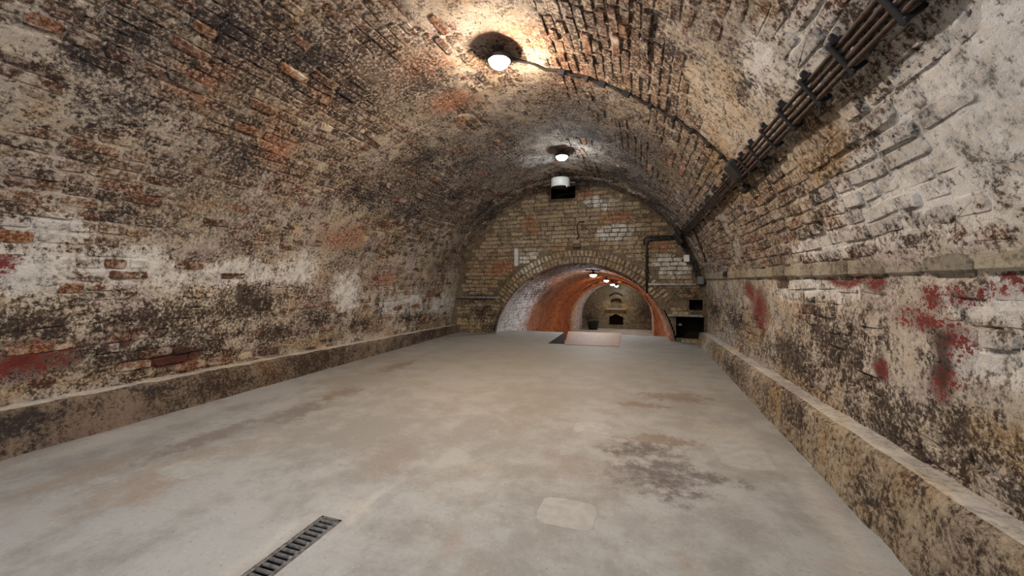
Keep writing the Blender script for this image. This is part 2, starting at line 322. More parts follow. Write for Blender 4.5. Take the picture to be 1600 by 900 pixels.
M['slab'] = flat('slab_edge', (.03, .025, .02), .9, scale=10)  # darkened so the pit sides carry the pit's shade in their colour
M['bin'] = flat('dark_plastic', (.012, .016, .022), .5)
M['blue'] = flat('bluish_metal', (.16, .21, .30), .45, .5, scale=40)

# ------------------------------------------------------------------ hall section
CX, CZ, R = -1.2, -.5, 2.25
YF = 6.9
aL = math.atan2(-.25 - CZ, -math.sqrt(R * R - .25 ** 2))        # left end of the arc
aR = math.asin((.11 - CZ) / R)
arc = [(CX + R * math.cos(a), CZ + R * math.sin(a)) for a in np.linspace(aL, aR, 260)]
prof = [(-3.56, -1.06), (-3.545, -.75), (-3.47, -.40)] + arc + [(1.003, .02), (1.05, -1.06)]
prof = np.array(prof)
seg = np.hypot(*np.diff(prof, axis=0).T); TL = np.concatenate([[0], np.cumsum(seg)]); TT = TL[-1]
def t_at(h, side):      # arc length where the profile is at height h
    z = prof[:, 1]; k = np.argmax(z)
    return float(np.interp(h, z[:k + 1], TL[:k + 1])) if side == 'l' else float(np.interp(-h, -z[k:], TL[k:]))
T_LEFT, T_RIGHT = t_at(.15, 'l'), t_at(.11, 'r')
def rib(Y): return .045 * sstep(6.42, 6.48, Y)
def hall(t, Y):
    x = np.interp(t, TL, prof[:, 0]); z = np.interp(t, TL, prof[:, 1])
    e = .02; tx = np.interp(t + e, TL, prof[:, 0]) - np.interp(t - e, TL, prof[:, 0]); tz = np.interp(t + e, TL, prof[:, 1]) - np.interp(t - e, TL, prof[:, 1])
    l = np.hypot(tx, tz); tx, tz = tx / l, tz / l
    n = np.stack([tz, 0 * tx, -tx], -1)                     # inward
    P = np.stack([x, Y + 0 * x, z], -1); T = np.stack([tx, 0 * tx, tz], -1)
    up = np.clip((z - .2) / .8, 0, 1)
    P = P + n * (rib(Y) * up)[..., None]
    return P, n, T

def gauss(P, lst):
    o = 0
    for (c, r, a) in lst:
        d = ((P - np.array(c)) / np.array(r)) ** 2; o = np.maximum(o, np.exp(-d.sum(-1)) * abs(a)) if a > 0 else o
    for (c, r, a) in lst:
        if a < 0: d = ((P - np.array(c)) / np.array(r)) ** 2; o = o + a * np.exp(-d.sum(-1))
    return o
PLASTER = [((.95, 1.0, .4), (.35, .75, .5), .45), ((-1.2, 3.6, 1.75), (1.3, 2.2, .5), .16), ((-3.4, 3.9, -.1), (.4, .25, .45), .25), ((-3.4, 1.6, .1), (.4, 1.2, .2), .12), ((-3.4, 6.6, -.2), (.5, .2, .7), .3), ((1.02, 3.5, -.1), (.3, 3, .16), .10),
           ((.85, 2.3, .42), (.3, .55, .25), -.28), ((.93, 3.4, .35), (.3, 1.4, .3), -.18), ((-2.5, 1.5, 1.25), (.7, .8, .7), -.2), ((0, 2.6, 1.5), (.4, .5, .3), -.2), ((-3.45, 5.2, -.3), (.4, 1.0, .35), -.15), ((-1.2, 6.7, 1.0), (3, .5, 1.5), -.2), ((-2.2, 2.4, 1.5), (.6, .8, .4), -.15)]
def plaster(P, t, Y):
    f = fbm(t * 2.6 + 3.3, Y * 1.5 + 1.7, 5, 11)
    return sstep(.40, .62, f + gauss(P, PLASTER))
PL_H, BR_H = .0125, .0115           # plaster thickness and brick proudness (units)
def hall_disp(P, t, Y):
    p = plaster(P, t, Y)
    lump = fbm(t * 1.1, Y * .9, 3, 5) - .5
    return p * PL_H * (.55 + .9 * fbm(t * 11, Y * 8, 3, 23)) + (fbm(t * 30, Y * 22, 2, 31) - .5) * .007 + lump * .03

def grid_mesh(name, func, t0, t1, Y0, Y1, nt, ny, mat, disp=None, keep=None, parent=None, **props):
    t = np.linspace(t0, t1, nt + 1); Y = np.linspace(Y0, Y1, ny + 1); tt, yy = np.meshgrid(t, Y, indexing='ij')
    P, n, T = func(tt, yy)
    if disp is not None: P = P + n * disp(P, tt, yy)[..., None]
    idx = np.arange((nt + 1) * (ny + 1)).reshape(nt + 1, ny + 1)
    q = np.stack([idx[:-1, :-1], idx[:-1, 1:], idx[1:, 1:], idx[1:, :-1]], -1).reshape(-1, 4)
    if keep is not None:
        c = P.reshape(-1, 3)[q].mean(1); q = q[keep(c)]
    return link(name, mesh_from(name, W(P.reshape(-1, 3)), q), mat, parent, True, **props)

# ---- brick pieces
def brick_shape(k):
    """unit brick: x,y in -.5..+.5, face at z = 1, root at z = -1"""
    r = np.random.default_rng(100 + k); v = []
    ct = [r.uniform(.04, .17) for _ in range(4)]; base = []
    for q, (sx, sy) in enumerate(((-1, -1), (1, -1), (1, 1), (-1, 1))):
        c1 = (sx * .5, sy * (.5 - ct[q] * 1.5)); c2 = (sx * (.5 - ct[q] * .55), sy * .5)
        base += [c1, c2] if sx * sy > 0 else [c2, c1]
    base = [(x + r.normal(0, .012), y + r.normal(0, .035)) for x, y in base]
    for z, ins in ((-1, 0), (.45, .01), (1, .085)):
        for x, y in base:
            v.append((x * (1 - ins * .9), y * (1 - ins * 2.0), z + (r.normal(0, .16) if z > .9 else 0)))
    f = [tuple(range(16, 24))]
    for l in (0, 8):
        for i in range(8): f.append((l + i, l + (i + 1) % 8, l + 8 + (i + 1) % 8, l + 8 + i))
    return np.array(v), f
SHAPES = [brick_shape(k) for k in range(16)]

def place_bricks(bricks, parent, mat, limit=300, name='brick', joined='brick_field'):
    """bricks: (centre, axis_len, axis_high, normal, len, high, proud) in units"""
    C = np.array([b[0] for b in bricks]); D, vis = pcam(C)
    N = np.array([b[3] for b in bricks]); view = C / np.linalg.norm(C, axis=1)[:, None]
    face = np.maximum(-(N * view).sum(1), .02)
    score = np.array([b[4] * b[5] for b in bricks]) / D ** 2 * face * np.where(vis, 1, 0)
    vv = np.array(vis); order = np.argsort(-score)[:limit]; single = set(int(i) for i in order if vv[i]) if limit else set()
    meshes = {}
    V = []; Fc = []; MI = []; n0 = 0
    for i, bk in enumerate(bricks):
        c, a, h, n, L, Hh, pr = bk[:7]; bare = len(bk) > 7 and bk[7]
        k = (i * 7 + i // 5) % 16; sv, sf = SHAPES[k]
        ang = rng.normal(0, .028); a2 = a * math.cos(ang) + h * math.sin(ang); h2 = h * math.cos(ang) - a * math.sin(ang)
        if i in single:
            if (k, bare) not in meshes:
                m = mesh_from(name, sv, sf); m.materials.append(M['bare'] if bare else mat); meshes[(k, bare)] = m
            o = bpy.data.objects.new(name, meshes[(k, bare)]); COL.objects.link(o); o.parent = parent
            w_ = W(c); X = a2 * L * S; Yv = h2 * Hh * S; Z = n * pr * S
            o.matrix_basis = Matrix(((X[0], Yv[0], Z[0], w_[0]), (X[1], Yv[1], Z[1], w_[1]), (X[2], Yv[2], Z[2], w_[2]), (0, 0, 0, 1)))
        else:
            p = c + sv[:, :1] * L * a2 + sv[:, 1:2] * Hh * h2 + sv[:, 2:] * pr * n
            V.append(p); Fc += [tuple(q + n0 for q in f) for f in sf]; MI += [int(bare)] * len(sf); n0 += len(sv)
    if V:
        me = mesh_from(joined, W(np.concatenate(V)), Fc); me.materials.append(mat); me.materials.append(M['bare'])
        me.polygons.foreach_set('material_index', MI); link(joined, me, None, parent, False, kind='stuff')
    return len(single), len(bricks)

def course_bricks(func, t0, t1, Y0, Y1, disp, pitch=.074, keep=None, mode='vault', skip_buried=True, bare_rate=0.0):
    out = []; n = int(round((t1 - t0) / pitch)); ph = (t1 - t0) / n
    for k in range(n):
        t = t0 + (k + .5) * ph; y = Y0 + rng.uniform(-.25, 0); row_h = k % 2
        cs = []
        while y < Y1:
            L = .120 if (rng.random() < (.45 if mode == 'vault' else (.85 if row_h else .12))) else .225
            L *= rng.uniform(.93, 1.07); cs.append((y + L / 2, L)); y += L + .016
        yc = np.array([c[0] for c in cs]); LL = np.array([c[1] for c in cs]); ok = (yc - LL / 2 > Y0) & (yc + LL / 2 < Y1)
        yc, LL = yc[ok], LL[ok]
        if not len(yc): continue
        tv = t + rng.normal(0, .005, len(yc)) + (fbm(yc * 1.1, yc * 0 + k * .13, 2, 83) - .5) * (.045 if T_LEFT < t < T_RIGHT - .1 else .02)
        P, nn, T = func(tv, yc)
        if skip_buried:
            p = plaster(P, tv, yc)
            e1 = plaster(P, tv, yc - LL * .4); e2 = plaster(P, tv, yc + LL * .4)
            b = np.minimum(np.minimum(p, e1), e2)
        else: b = np.zeros(len(yc))
        lump = (fbm(tv * 1.1, yc * .9, 3, 5) - .5) * .03 if disp else 0 * yc
        for i in range(len(yc)):
            bare = skip_buried and bare_rate > 0 and not (P[i][0] > .35 and yc[i] < 2.7 and rng.random() < .85) and rng.random() < bare_rate * float(np.clip(.2 + 2.2 * (fbm(tv[i:i + 1] * 1.3, yc[i:i + 1] * .9, 3, 71)[0] - .3), 0, 1.6))
            if b[i] > .93 and not bare: continue
            if keep is not None and not keep(P[i], LL[i]): continue
            out.append((P[i] + nn[i] * lump[i], np.array([0, 1., 0]), T[i], nn[i], LL[i], ph - .011 + rng.normal(0, .0025), max(.003, (BR_H * (.62 if mode == 'vault' and P[i][0] < .45 else .88)) * (1 + float(np.clip(rng.normal(0, .4), -.8, .8)))) if not bare else BR_H + PL_H * .3, bare))
    return out

# ------------------------------------------------------------------ floor with drain channel and pit cut out
DX0, DX1, DY0, DY1 = -1.285, -1.180, .36, 1.318
PX0, PX1, PY0, PY1 = -1.40, -.42, 6.09, 7.42
def poly_obj(name, loops, h, mat, **props):
    lp = [[Vector((x, y, 0)) for x, y in l] for l in loops]; tri = tessellate_polygon(lp); pts = [p for l in lp for p in l]
    v = [W((p.x, p.y, h)) for p in pts]; f = []
    for a, b, c in tri:
        cr = (pts[b] - pts[a]).cross(pts[c] - pts[a]).z
        if abs(cr) > 1e-9: f.append((a, b, c) if cr > 0 else (a, c, b))
    return link(name, mesh_from(name, v, f), mat, None, False, **props)
floor = poly_obj('floor', [[(-3.75, -5.2), (1.3, -5.2), (1.3, 6.95), (.47, 6.95), (.47, 7.5), (PX1, 7.5), (PX1, PY0), (PX0, PY0), (PX0, 7.5), (-2.72, 7.5), (-2.72, 6.95), (-3.75, 6.95)],
                          [(DX0, DY0), (DX0, DY1), (DX1, DY1), (DX1, DY0)]], -1.0, M['floor'], kind='structure', label='worn grey concrete floor of the vaulted cellar hall')
e = MB()
for (a, b) in [((.47, 7.5), (PX1, 7.5)), ((PX1, 7.5), (PX1, PY0)), ((PX1, PY0), (PX0, PY0)), ((PX0, PY0), (PX0, 7.5)), ((PX0, 7.5), (-2.72, 7.5))]:
    e.add([W((*a, -1.0)), W((*b, -1.0)), W((*b, -2.3)), W((*a, -2.3))], [(0, 1, 2, 3)])
e.build('slab_edge', M['slab'], floor)
for k, (x0, x1, y0, y1) in enumerate([(-.425, -.175, 1.56, 1.77), (-.435, -.185, 2.57, 2.78), (-2.42, -2.16, 1.33, 1.5), (.42, .70, 2.35, 2.75)]):
    n = 14; pts = []
    for i in range(n * 2):
        a = 2 * math.pi * i / (n * 2); c_, s_ = math.cos(a), math.sin(a); q = max(abs(c_), abs(s_)) ** .75
        pts.append(((x0 + x1) / 2 + (x1 - x0) / 2 * c_ / q * (1 + random.uniform(-.03, .03)), (y0 + y1) / 2 + (y1 - y0) / 2 * s_ / q * (1 + random.uniform(-.03, .03))))
    m = len(pts); v = [W((x, y, -1.001)) for x, y in pts] + [W((x * .985 + .015 * (x0 + x1) / 2, y * .985 + .015 * (y0 + y1) / 2, -.9985)) for x, y in pts]
    link('repair_patch', mesh_from('repair_patch', v, [tuple(range(m, 2 * m))] + [(i, (i + 1) % m, m + (i + 1) % m, m + i) for i in range(m)]), M['patch'], floor)

# ------------------------------------------------------------------ walls and vault of the hall
Y0V = .25
D = .017
wl = grid_mesh('wall_left', hall, 0, T_LEFT, Y0V, YF + .02, int(T_LEFT / D), int((YF - Y0V) / D), M['left_mortar'], hall_disp, kind='structure', label='left brick side wall, whitewash flaking to dark and red')
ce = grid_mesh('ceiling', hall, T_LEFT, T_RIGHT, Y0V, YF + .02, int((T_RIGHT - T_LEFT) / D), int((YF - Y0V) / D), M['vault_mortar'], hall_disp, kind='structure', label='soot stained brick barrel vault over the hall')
wr = grid_mesh('wall_right', hall, T_RIGHT, TT, Y0V, YF + .02, int((TT - T_RIGHT) / D), int((YF - Y0V) / D), M['right_mortar'], hall_disp, kind='structure', label='right brick side wall below the ledge, with red paint remnants')
for nm, a, b, par, m in (('rear_wall_stretch', 0, T_LEFT, wl, 'left'), ('rear_vault_stretch', T_LEFT, T_RIGHT, ce, 'vault'), ('rear_wall_stretch', T_RIGHT, TT, wr, 'right')):
    grid_mesh(nm, hall, a, b, -5.2, Y0V + .002, max(6, int((b - a) / .1)), 54, M[m + '_mortar'], lambda P, t, Y: (fbm(t * 1.1, Y * .9, 3, 5) - .5) * .03, parent=par)
# wall behind the camera
fp = [W((x, -5.15, z)) for x, z in prof]
link('wall_front', mesh_from('wall_front', fp, [tuple(range(len(fp)))]), M['back_mortar'], kind='structure', label='plain end wall behind the viewpoint')
hall_keep = lambda P, L: P[2] > -.99
place_bricks(course_bricks(hall, .02, T_LEFT, .35, YF - .02, True, keep=hall_keep, mode='wall', bare_rate=.22), wl, M['left_brick'])
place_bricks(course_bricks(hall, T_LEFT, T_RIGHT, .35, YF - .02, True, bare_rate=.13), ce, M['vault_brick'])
place_bricks(course_bricks(hall, T_RIGHT + .1, TT - .02, .35, YF - .02, True, keep=hall_keep, mode='wall', bare_rate=.08), wr, M['right_brick'])

# ------------------------------------------------------------------ back wall with the tunnel arch
OX, OZ, OR = -1.04, -1.29, 1.60
RING = .118
NICHE = [(.77, .965, -.485, -.30), (.56, .975, -.93, -.585), (-1.53, -1.09, 1.48, 1.9)]       # x0 x1 z0 z1
def inside_niche(x, z, m=0.0):
    o = np.zeros(np.shape(x), bool)
    for a, b, c_, d in NICHE: o |= (x > a - m) & (x < b + m) & (z > c_ - m) & (z < d + m)
    return o
def back(t, z):     # parameters: x, z
    t = np.asarray(t, float); P = np.stack([t, 0 * t + YF, z + 0 * t], -1); n = np.zeros_like(P); n[..., 1] = -1; T = np.zeros_like(P); T[..., 0] = 1; return P, n, T
def back_keep(c):
    x, z = c[:, 0], c[:, 2]
    r1 = np.hypot(x - CX, z - CZ); r2 = np.hypot(x - OX, z - OZ)
    side = np.where(z < CZ, (x > -3.62) & (x < 1.12), r1 < R + .06)
    return side & ~((r2 < OR + .04) & (z > OZ)) & ~inside_niche(x, z)
wb = grid_mesh('wall_back', back, -3.64, 1.14, -1.05, 1.82, 240, 150, M['back_mortar'],
               lambda P, t, Y: (fbm(t * 20, Y * 22, 3, 41) - .5) * .012 + sstep(-.29, -.33, Y) * -.012, back_keep, kind='structure', label='brick end wall above and beside the low tunnel arch')
bl = []
z = -.98; k = 0
while z < 1.72:
    x = -3.5 + rng.uniform(0, .12)
    while x < 1.1:
        L = (.120 if (k % 2 if rng.random() < .85 else 1 - k % 2) else .245) * rng.uniform(.95, 1.05); cx = x + L / 2
        def okp(px):
            r1 = math.hypot(px - CX, z - CZ); r2 = math.hypot(px - OX, z - OZ)
            return (r1 < R - .06 if z > CZ else -3.45 < px < 1.0) and r2 > OR + (2 * RING + .03 if z > -.38 else .05) and not inside_niche(np.array([px]), np.array([z]), .02)[0]
        if okp(x) and okp(x + L):
            bl.append((np.array([cx, YF + (.012 if z < -.3 else 0) + rng.normal(0, .002), z + rng.normal(0, .002)]), np.array([1., 0, 0]), np.array([0, 0, 1.]), np.array([0, -1., 0]), L, .063 + rng.normal(0, .002), .010 * (1 + rng.normal(0, .25))))
        x += L + .011
    z += .074; k += 1
place_bricks(bl, wb, M['back_brick'])
# two rings of voussoirs
vb = []
ring = link('trim_1', None, kind='structure', label='double ring of upright bricks arching over the tunnel mouth')
ring.empty_display_size = .1
for j in range(2):
    r = OR + RING * (j + .5) + .004; n = int(math.pi * r / .072)
    for i in range(n):
        a = math.pi * (i + .5) / n
        if OZ + r * math.sin(a) < (-.40 if a > 1.57 else -.30) + rng.uniform(-.07, .07): continue
        rad = np.array([math.cos(a), 0, math.sin(a)]); tan = np.array([-math.sin(a), 0, math.cos(a)])
        vb.append((np.array([OX, YF, OZ]) + rad * r, rad, tan, np.array([0, -1., 0]), RING - .014, .056, .022 * (1 + rng.normal(0, .25))))
place_bricks(vb, ring, M['back_brick'])
# mortar bed of the rings, so that no gap shows behind them
v = []; f = []; n = 80
for i in range(n + 1):
    a = math.pi * i / n
    for r, y in ((OR, YF + .06), (OR, YF - .002), (OR + .02 + 2 * RING * float(sstep(-.50, -.36, OZ + OR * math.sin(a))), YF - .002)): v.append(W((OX + r * math.cos(a), y, max(-1.02, OZ + r * math.sin(a)))))
for i in range(n):
    for q in (0, 1): f.append((i * 3 + q, i * 3 + q + 1, i * 3 + q + 4, i * 3 + q + 3))
link('mortar_bed', mesh_from('mortar_bed', v, f), M['back_mortar'], ring)
# recesses
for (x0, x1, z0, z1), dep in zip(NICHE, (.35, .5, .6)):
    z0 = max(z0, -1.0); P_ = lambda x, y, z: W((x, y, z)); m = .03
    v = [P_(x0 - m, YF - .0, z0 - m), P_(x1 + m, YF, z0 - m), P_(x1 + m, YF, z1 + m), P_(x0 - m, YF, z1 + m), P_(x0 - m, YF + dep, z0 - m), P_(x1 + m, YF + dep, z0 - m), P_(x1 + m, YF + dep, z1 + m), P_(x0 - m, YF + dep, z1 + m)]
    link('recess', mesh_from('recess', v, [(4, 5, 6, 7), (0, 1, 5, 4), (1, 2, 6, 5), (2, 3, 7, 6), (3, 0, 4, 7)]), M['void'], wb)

# ------------------------------------------------------------------ tunnel beyond
TE = 18.5; SLOPE = .034
tp = [(-2.66, -1.25)] + [(OR * math.cos(a), OR * math.sin(a)) for a in np.linspace(math.pi, 0, 120)] + [(1.62, -1.25)]
tp[0] = (-1.62, -1.25); tp = np.array(tp)
TTL = np.concatenate([[0], np.cumsum(np.hypot(*np.diff(tp, axis=0).T))])
def tunnel(t, Y):
    x = np.interp(t, TTL, tp[:, 0]); z = np.interp(t, TTL, tp[:, 1]); e = .02
    tx = np.interp(t + e, TTL, tp[:, 0]) - np.interp(t - e, TTL, tp[:, 0]); tz = np.interp(t + e, TTL, tp[:, 1]) - np.interp(t - e, TTL, tp[:, 1]); l = np.hypot(tx, tz); tx, tz = tx / l, tz / l
    n = np.stack([tz, 0 * tx, -tx], -1); P = np.stack([OX + x, Y + 0 * x, OZ + z - SLOPE * (Y - YF)], -1); T = np.stack([tx, 0 * tx, tz], -1)
    P = P + n * (.05 * sstep(14.9, 14.98, Y))[..., None]
    return P, n, T
tv = grid_mesh('trim_2', tunnel, 0, TTL[-1], YF + .04, TE, 130, 220, M['tunnel_mortar'], lambda P, t, Y: (fbm(t * 9, Y * 5, 3, 77) - .5) * .02, kind='structure', label='vaulted brick lining of the lower tunnel, whitewashed near, red brick beyond')
tbk = [b for b in course_bricks(tunnel, .05, TTL[-1] - .05, YF + .06, TE - .02, False, skip_buried=False) if b[0][2] > -2.4]
place_bricks(tbk, tv, M['tunnel_brick'], limit=300)
tf = poly_obj('trim_3', [[(OX - 1.75, YF + .1), (OX + 1.75, YF + .1), (OX + 1.75, TE + .1), (OX - 1.75, TE + .1)]], -2.2, M['tunnel_floor'], kind='structure', label='pale concrete floor at the lower tunnel level')
EN = [(-1.33, -.75, -1.26, -.95), (-1.36, -.74, -1.97, -1.58)]
def endk(c):
    x, z = c[:, 0], c[:, 2]; o = np.zeros(len(x), bool)
    o |= (np.abs(x + 1.04) < .26) & (z > -1.24) & (z < np.where(np.abs(x + 1.04) < .26, -.80 - (x + 1.04) ** 2 * 1.2, -9))
    o |= (np.abs(x + 1.05) < .31) & (z > -2.0) & (z < -1.52 - np.abs(x + 1.05) * .45)
    return ~o
we = grid_mesh('trim_4', lambda t, z: (back(t, z)[0] + np.array([0, TE - YF, 0]), back(t, z)[1], back(t, z)[2]), OX - 1.7, OX + 1.7, -2.25, .0, 110, 76, M['tunnel_end'],
               lambda P, t, Y: (fbm(t * 9, Y * 13, 3, 91) - .5) * .05, endk, kind='structure', label='rough brick wall closing the far end of the tunnel')
for x0, x1, z0, z1, dep, m in ((-1.36, -.72, -1.3, -.7, .3, 'tunnel_end'), (-1.42, -.68, -2.1, -1.45, .6, 'void')):
    v = [W(p) for p in ((x0, TE, z0), (x1, TE, z0), (x1, TE, z1), (x0, TE, z1), (x0, TE + dep, z0), (x1, TE + dep, z0), (x1, TE + dep, z1), (x0, TE + dep, z1))]
    link('recess', mesh_from('recess', v, [(4, 5, 6, 7), (0, 1, 5, 4), (1, 2, 6, 5), (2, 3, 7, 6), (3, 0, 4, 7)]), M[m], we)
a = MB(); a.tube([W((-1.04 + .40 * math.sin(q), TE - .04, -.98 + .42 * math.cos(q))) for q in np.linspace(-.8, .8, 9)], .045, 6); a.build('hood_mould', M['void'], we)
a = MB(); a.box(W((-1.05, TE - .05, -1.30)), (.9 * S, .16 * S, .06 * S), bev=.01); a.build('niche_sill', M['trim'], we)

# ------------------------------------------------------------------ kerbs and ledge
def kerb(name, side, mat, label):
    ys = np.linspace(-2.5, YF - (.0 if side < 0 else .03), 420)
    hgt = np.interp(ys, [1.1, YF], [.275, .14]) if side < 0 else np.interp(ys, [1.1, 2.2, YF], [.335, .30, .175])
    fx = -3.375 if side < 0 else .88; wx = -3.62 if side < 0 else 1.10; s = -side
    rows = [(0, 0), (0, .25), (0, .5), (0, .75), (.0, .93), (-.022, 1.0), (-.06, 1.0), (-.12, 1.0), (-.3, 1.0)]
    V = []
    for j, (dx, k) in enumerate(rows):
        x = fx + s * (dx if dx > -.29 else -abs(wx - fx)) + (-s) * .0
        x = np.full(len(ys), x) - s * (.03 * k if side > 0 else .012 * k)
        nz = (fbm(ys * 7 + j * 3.1, ys * 0 + j * .7, 4, 51 + side) - .5) * (.030 if j < 6 else .008) + (fbm(ys * 38, ys * 0 + j * 1.9, 2, 57) - .5) * (.016 if 0 < j < 7 else .0)
        z = -1.01 + k * (hgt + .01) + (fbm(ys * 5, ys * 0 + j, 3, 67 + side) - .5) * (.016 if j >= 4 else .004)
        V.append(np.stack([x + s * nz * (1 if j < 7 else 0), ys, z + (nz * .4 if j >= 5 else 0)], -1))
    V = np.array(V); nr, nc = V.shape[:2]; idx = np.arange(nr * nc).reshape(nr, nc)
    q = np.stack([idx[:-1, :-1], idx[:-1, 1:], idx[1:, 1:], idx[1:, :-1]], -1)
    if side > 0: pass
    else: q = q[..., ::-1]
    me = mesh_from(name, W(V.reshape(-1, 3)), q.reshape(-1, 4)); me.materials.append(mat); me.materials.append(M['kerb_top'])
    mi = np.zeros((nr - 1, nc - 1), int); mi[5:] = 1; me.polygons.foreach_set('material_index', mi.ravel())
    return link(name, me, None, None, True, kind='structure', label=label)
kerb('baseboard_left', -1, M['kerb_left'], 'low concrete kerb along the left wall, dark stained face')
kerb('baseboard_right', 1, M['kerb_right'], 'low concrete kerb along the right wall, rough speckled face')
led = link('trim_5', None, kind='structure', label='pale stone ledge course along the right wall where the vault springs')
y = .3; sh = []; 
while y < YF - .2:
    L = rng.uniform(.13, .30); b = MB()
    b.box(W((.990 + rng.normal(0, .003), y + L / 2, .064 + .010 * fbm(np.array([y * 2]), np.array([1.0]))[0])), (.055 * S, (L - .009) * S, (.086 + rng.normal(0, .003)) * S), bev=.012); b.build('ledge_block', M['trim'], led)
    y += L
# ------------------------------------------------------------------ lamps
LAMP_X = -1.05
def lamp(x, Y, top, tint, power, label, group=None, r=.075):
    t = thing('ceiling_lamp', label, 'lamp', tuple(W((x, Y, top))), group)
    c = W((x, Y, top))
    MB().lathe(c, [(.055 * S, .03 * S), (.055 * S, -.02 * S), (.022 * S, -.024 * S), (.022 * S, -.075 * S)], 18).build('mount', M['rust'], t, True)
    MB().lathe(c, [(.03 * S, -.066 * S), (.085 * S, -.074 * S), (.10 * S, -.088 * S), (.10 * S, -.100 * S), (.080 * S, -.104 * S)], 28).build('base', M['bracket'], t, True)
    pr = [(r * S * math.cos(q), (-.100 - r * .80 * math.sin(q)) * S) for q in np.linspace(0, 1.45, 7)]
    MB().lathe(c, pr, 24).build('glass_dome', emit('lamp_glow', tint, power * LAMP_GAIN), t, True)
    MB().lathe(c, [(.084 * S, -.100 * S), (.084 * S, -.110 * S), (.073 * S, -.113 * S), (.073 * S, -.100 * S)], 24).build('rim', M['steel'], t)
    return t
GH = 'lamps out of view along the vault crown'
lamp(-1.0, 2.73, 1.75, WARM, 620, 'round bulkhead lamp on the vault crown nearest the viewer, warm glow')
lamp(-.98, 5.08, 1.75, COOL, 150, 'round bulkhead lamp on the vault crown just before the white drum, cool glow')
for Y in (.42, -2.1, -4.4):
    lamp(LAMP_X, Y, 1.75, NEUTRAL, 330, 'round bulkhead lamp on the vault crown behind the viewpoint', GH)
for Y, tint, pw, lb in ((8.7, COOL, 420, 'cool white tunnel lamp nearest the arch mouth'), (12.2, ORANGE, 260, 'second tunnel lamp from the arch, warm orange glow'),
                        (15.0, ORANGE, 220, 'third tunnel lamp from the arch, warm orange glow'), (17.6, COOL, 150, 'farthest tunnel lamp, cool white, before the end wall')):
    lamp(-.98, Y, OZ + OR - SLOPE * (Y - YF) - .002 - (.05 if Y > 14.9 else 0), tint, pw, lb)

# ------------------------------------------------------------------ conduits under the vault
t = thing('conduit_run', 'four parallel rusty conduits clamped along the right haunch of the vault', 'conduit', tuple(W((.62, 1.2, .73))))
a0 = math.atan2(.75 - CZ, .66 - CX)
def vpt(a, Y, off): return np.array([CX + (R - off) * math.cos(a), Y, CZ + (R - off) * math.sin(a)])
PITCH = .026
for i in range(4):
    da = (i - 1.5) * PITCH / R
    ys = np.arange(.3, YF - .06, .12)
    pts = [W(vpt(a0 + da * (1 if y < 3 else .7), y, .042 + .004 * math.sin(y * 5 + i) + (.006 if i == 0 else 0) + rib(y))) for y in ys]
    MB().tube(pts, .0095 * S, 7, .25).build('conduit', M['rust'], t, True)
Rm = lambda a: np.array([[-math.sin(a), 0, math.cos(a)], [0, 1, 0], [math.cos(a), 0, math.sin(a)]]).T     # cols: tangent, Y, radial
for y in [.5, .76, 1.02, 1.28, 1.54, 1.78, 2.04, 2.30, 2.55, 2.78, 3.3, 3.7, 4.1, 4.5, 4.9, 5.3, 5.7, 6.1, 6.4]:
    b = MB(); Rr = Rm(a0)
    b.box(W(vpt(a0, y, .056 + rib(y))), (.135 * S, .022 * S, .009 * S), Rr, .003)
    for da in (-.056, .056):
        b.box(W(vpt(a0 + da / R, y, .032 + rib(y))), (.014 * S, .030 * S, .055 * S), Rr, .003)
    b.box(W(vpt(a0 + .075 / R, y + .01, .02 + rib(y))), (.03 * S, .022 * S, .03 * S), Rr, .006)
    b.build('clamp', M['bracket'], t)
# dirt-caked joint boxes
b = MB(); Rr = Rm(a0)
b.box(W(vpt(a0 + .01, 2.98, .05)), (.16 * S, .13 * S, .07 * S), Rr, .02); b.box(W(vpt(a0 - .05, 3.06, .045)), (.06 * S, .07 * S, .05 * S), Rr, .015); b.build('joint_box', M['black'], t)
b = MB(); b.box(W(vpt(a0 - .01, YF - .22, .12)), (.20 * S, .22 * S, .09 * S), Rr, .03); b.box(W(vpt(a0 + .03, YF - .5, .10)), (.15 * S, .16 * S, .06 * S), Rr, .02); b.build('joint_box', M['black'], t)

# cable from the near lamp down to the conduits
t = thing('lamp_cable', 'dark cable curving down the vault from the near lamp to the conduits', 'cable', tuple(W((-.9, 2.95, 1.74))))
ang = np.linspace(math.atan2(1.75 - CZ, -.94 - CX), a0 + .04, 46)
ycab = np.interp(ang[::-1], [a0, .95, 1.15, 1.35, 1.5], [3.05, 3.13, 3.08, 3.00, 2.76])[::-1]
cp = [vpt(q, yy, .020 + .008 * math.sin(i * 1.3)) for i, (q, yy) in enumerate(zip(ang, ycab))]
MB().tube([W(p) for p in cp], .011 * S, 7, .3).build('sheath', M['black'], t, True)
for i in (9, 14, 17, 22, 27, 32, 36, 40, 43):
    b = MB(); q = ang[i]; big = i in (9, 17, 22)
    b.box(W(vpt(q, ycab[i], .024)), ((.06 if big else .028) * S, (.036 if big else .04) * S, .042 * S), Rm(q), .006); b.build('cable_clip', M['bracket'] if big else M['black'], t)

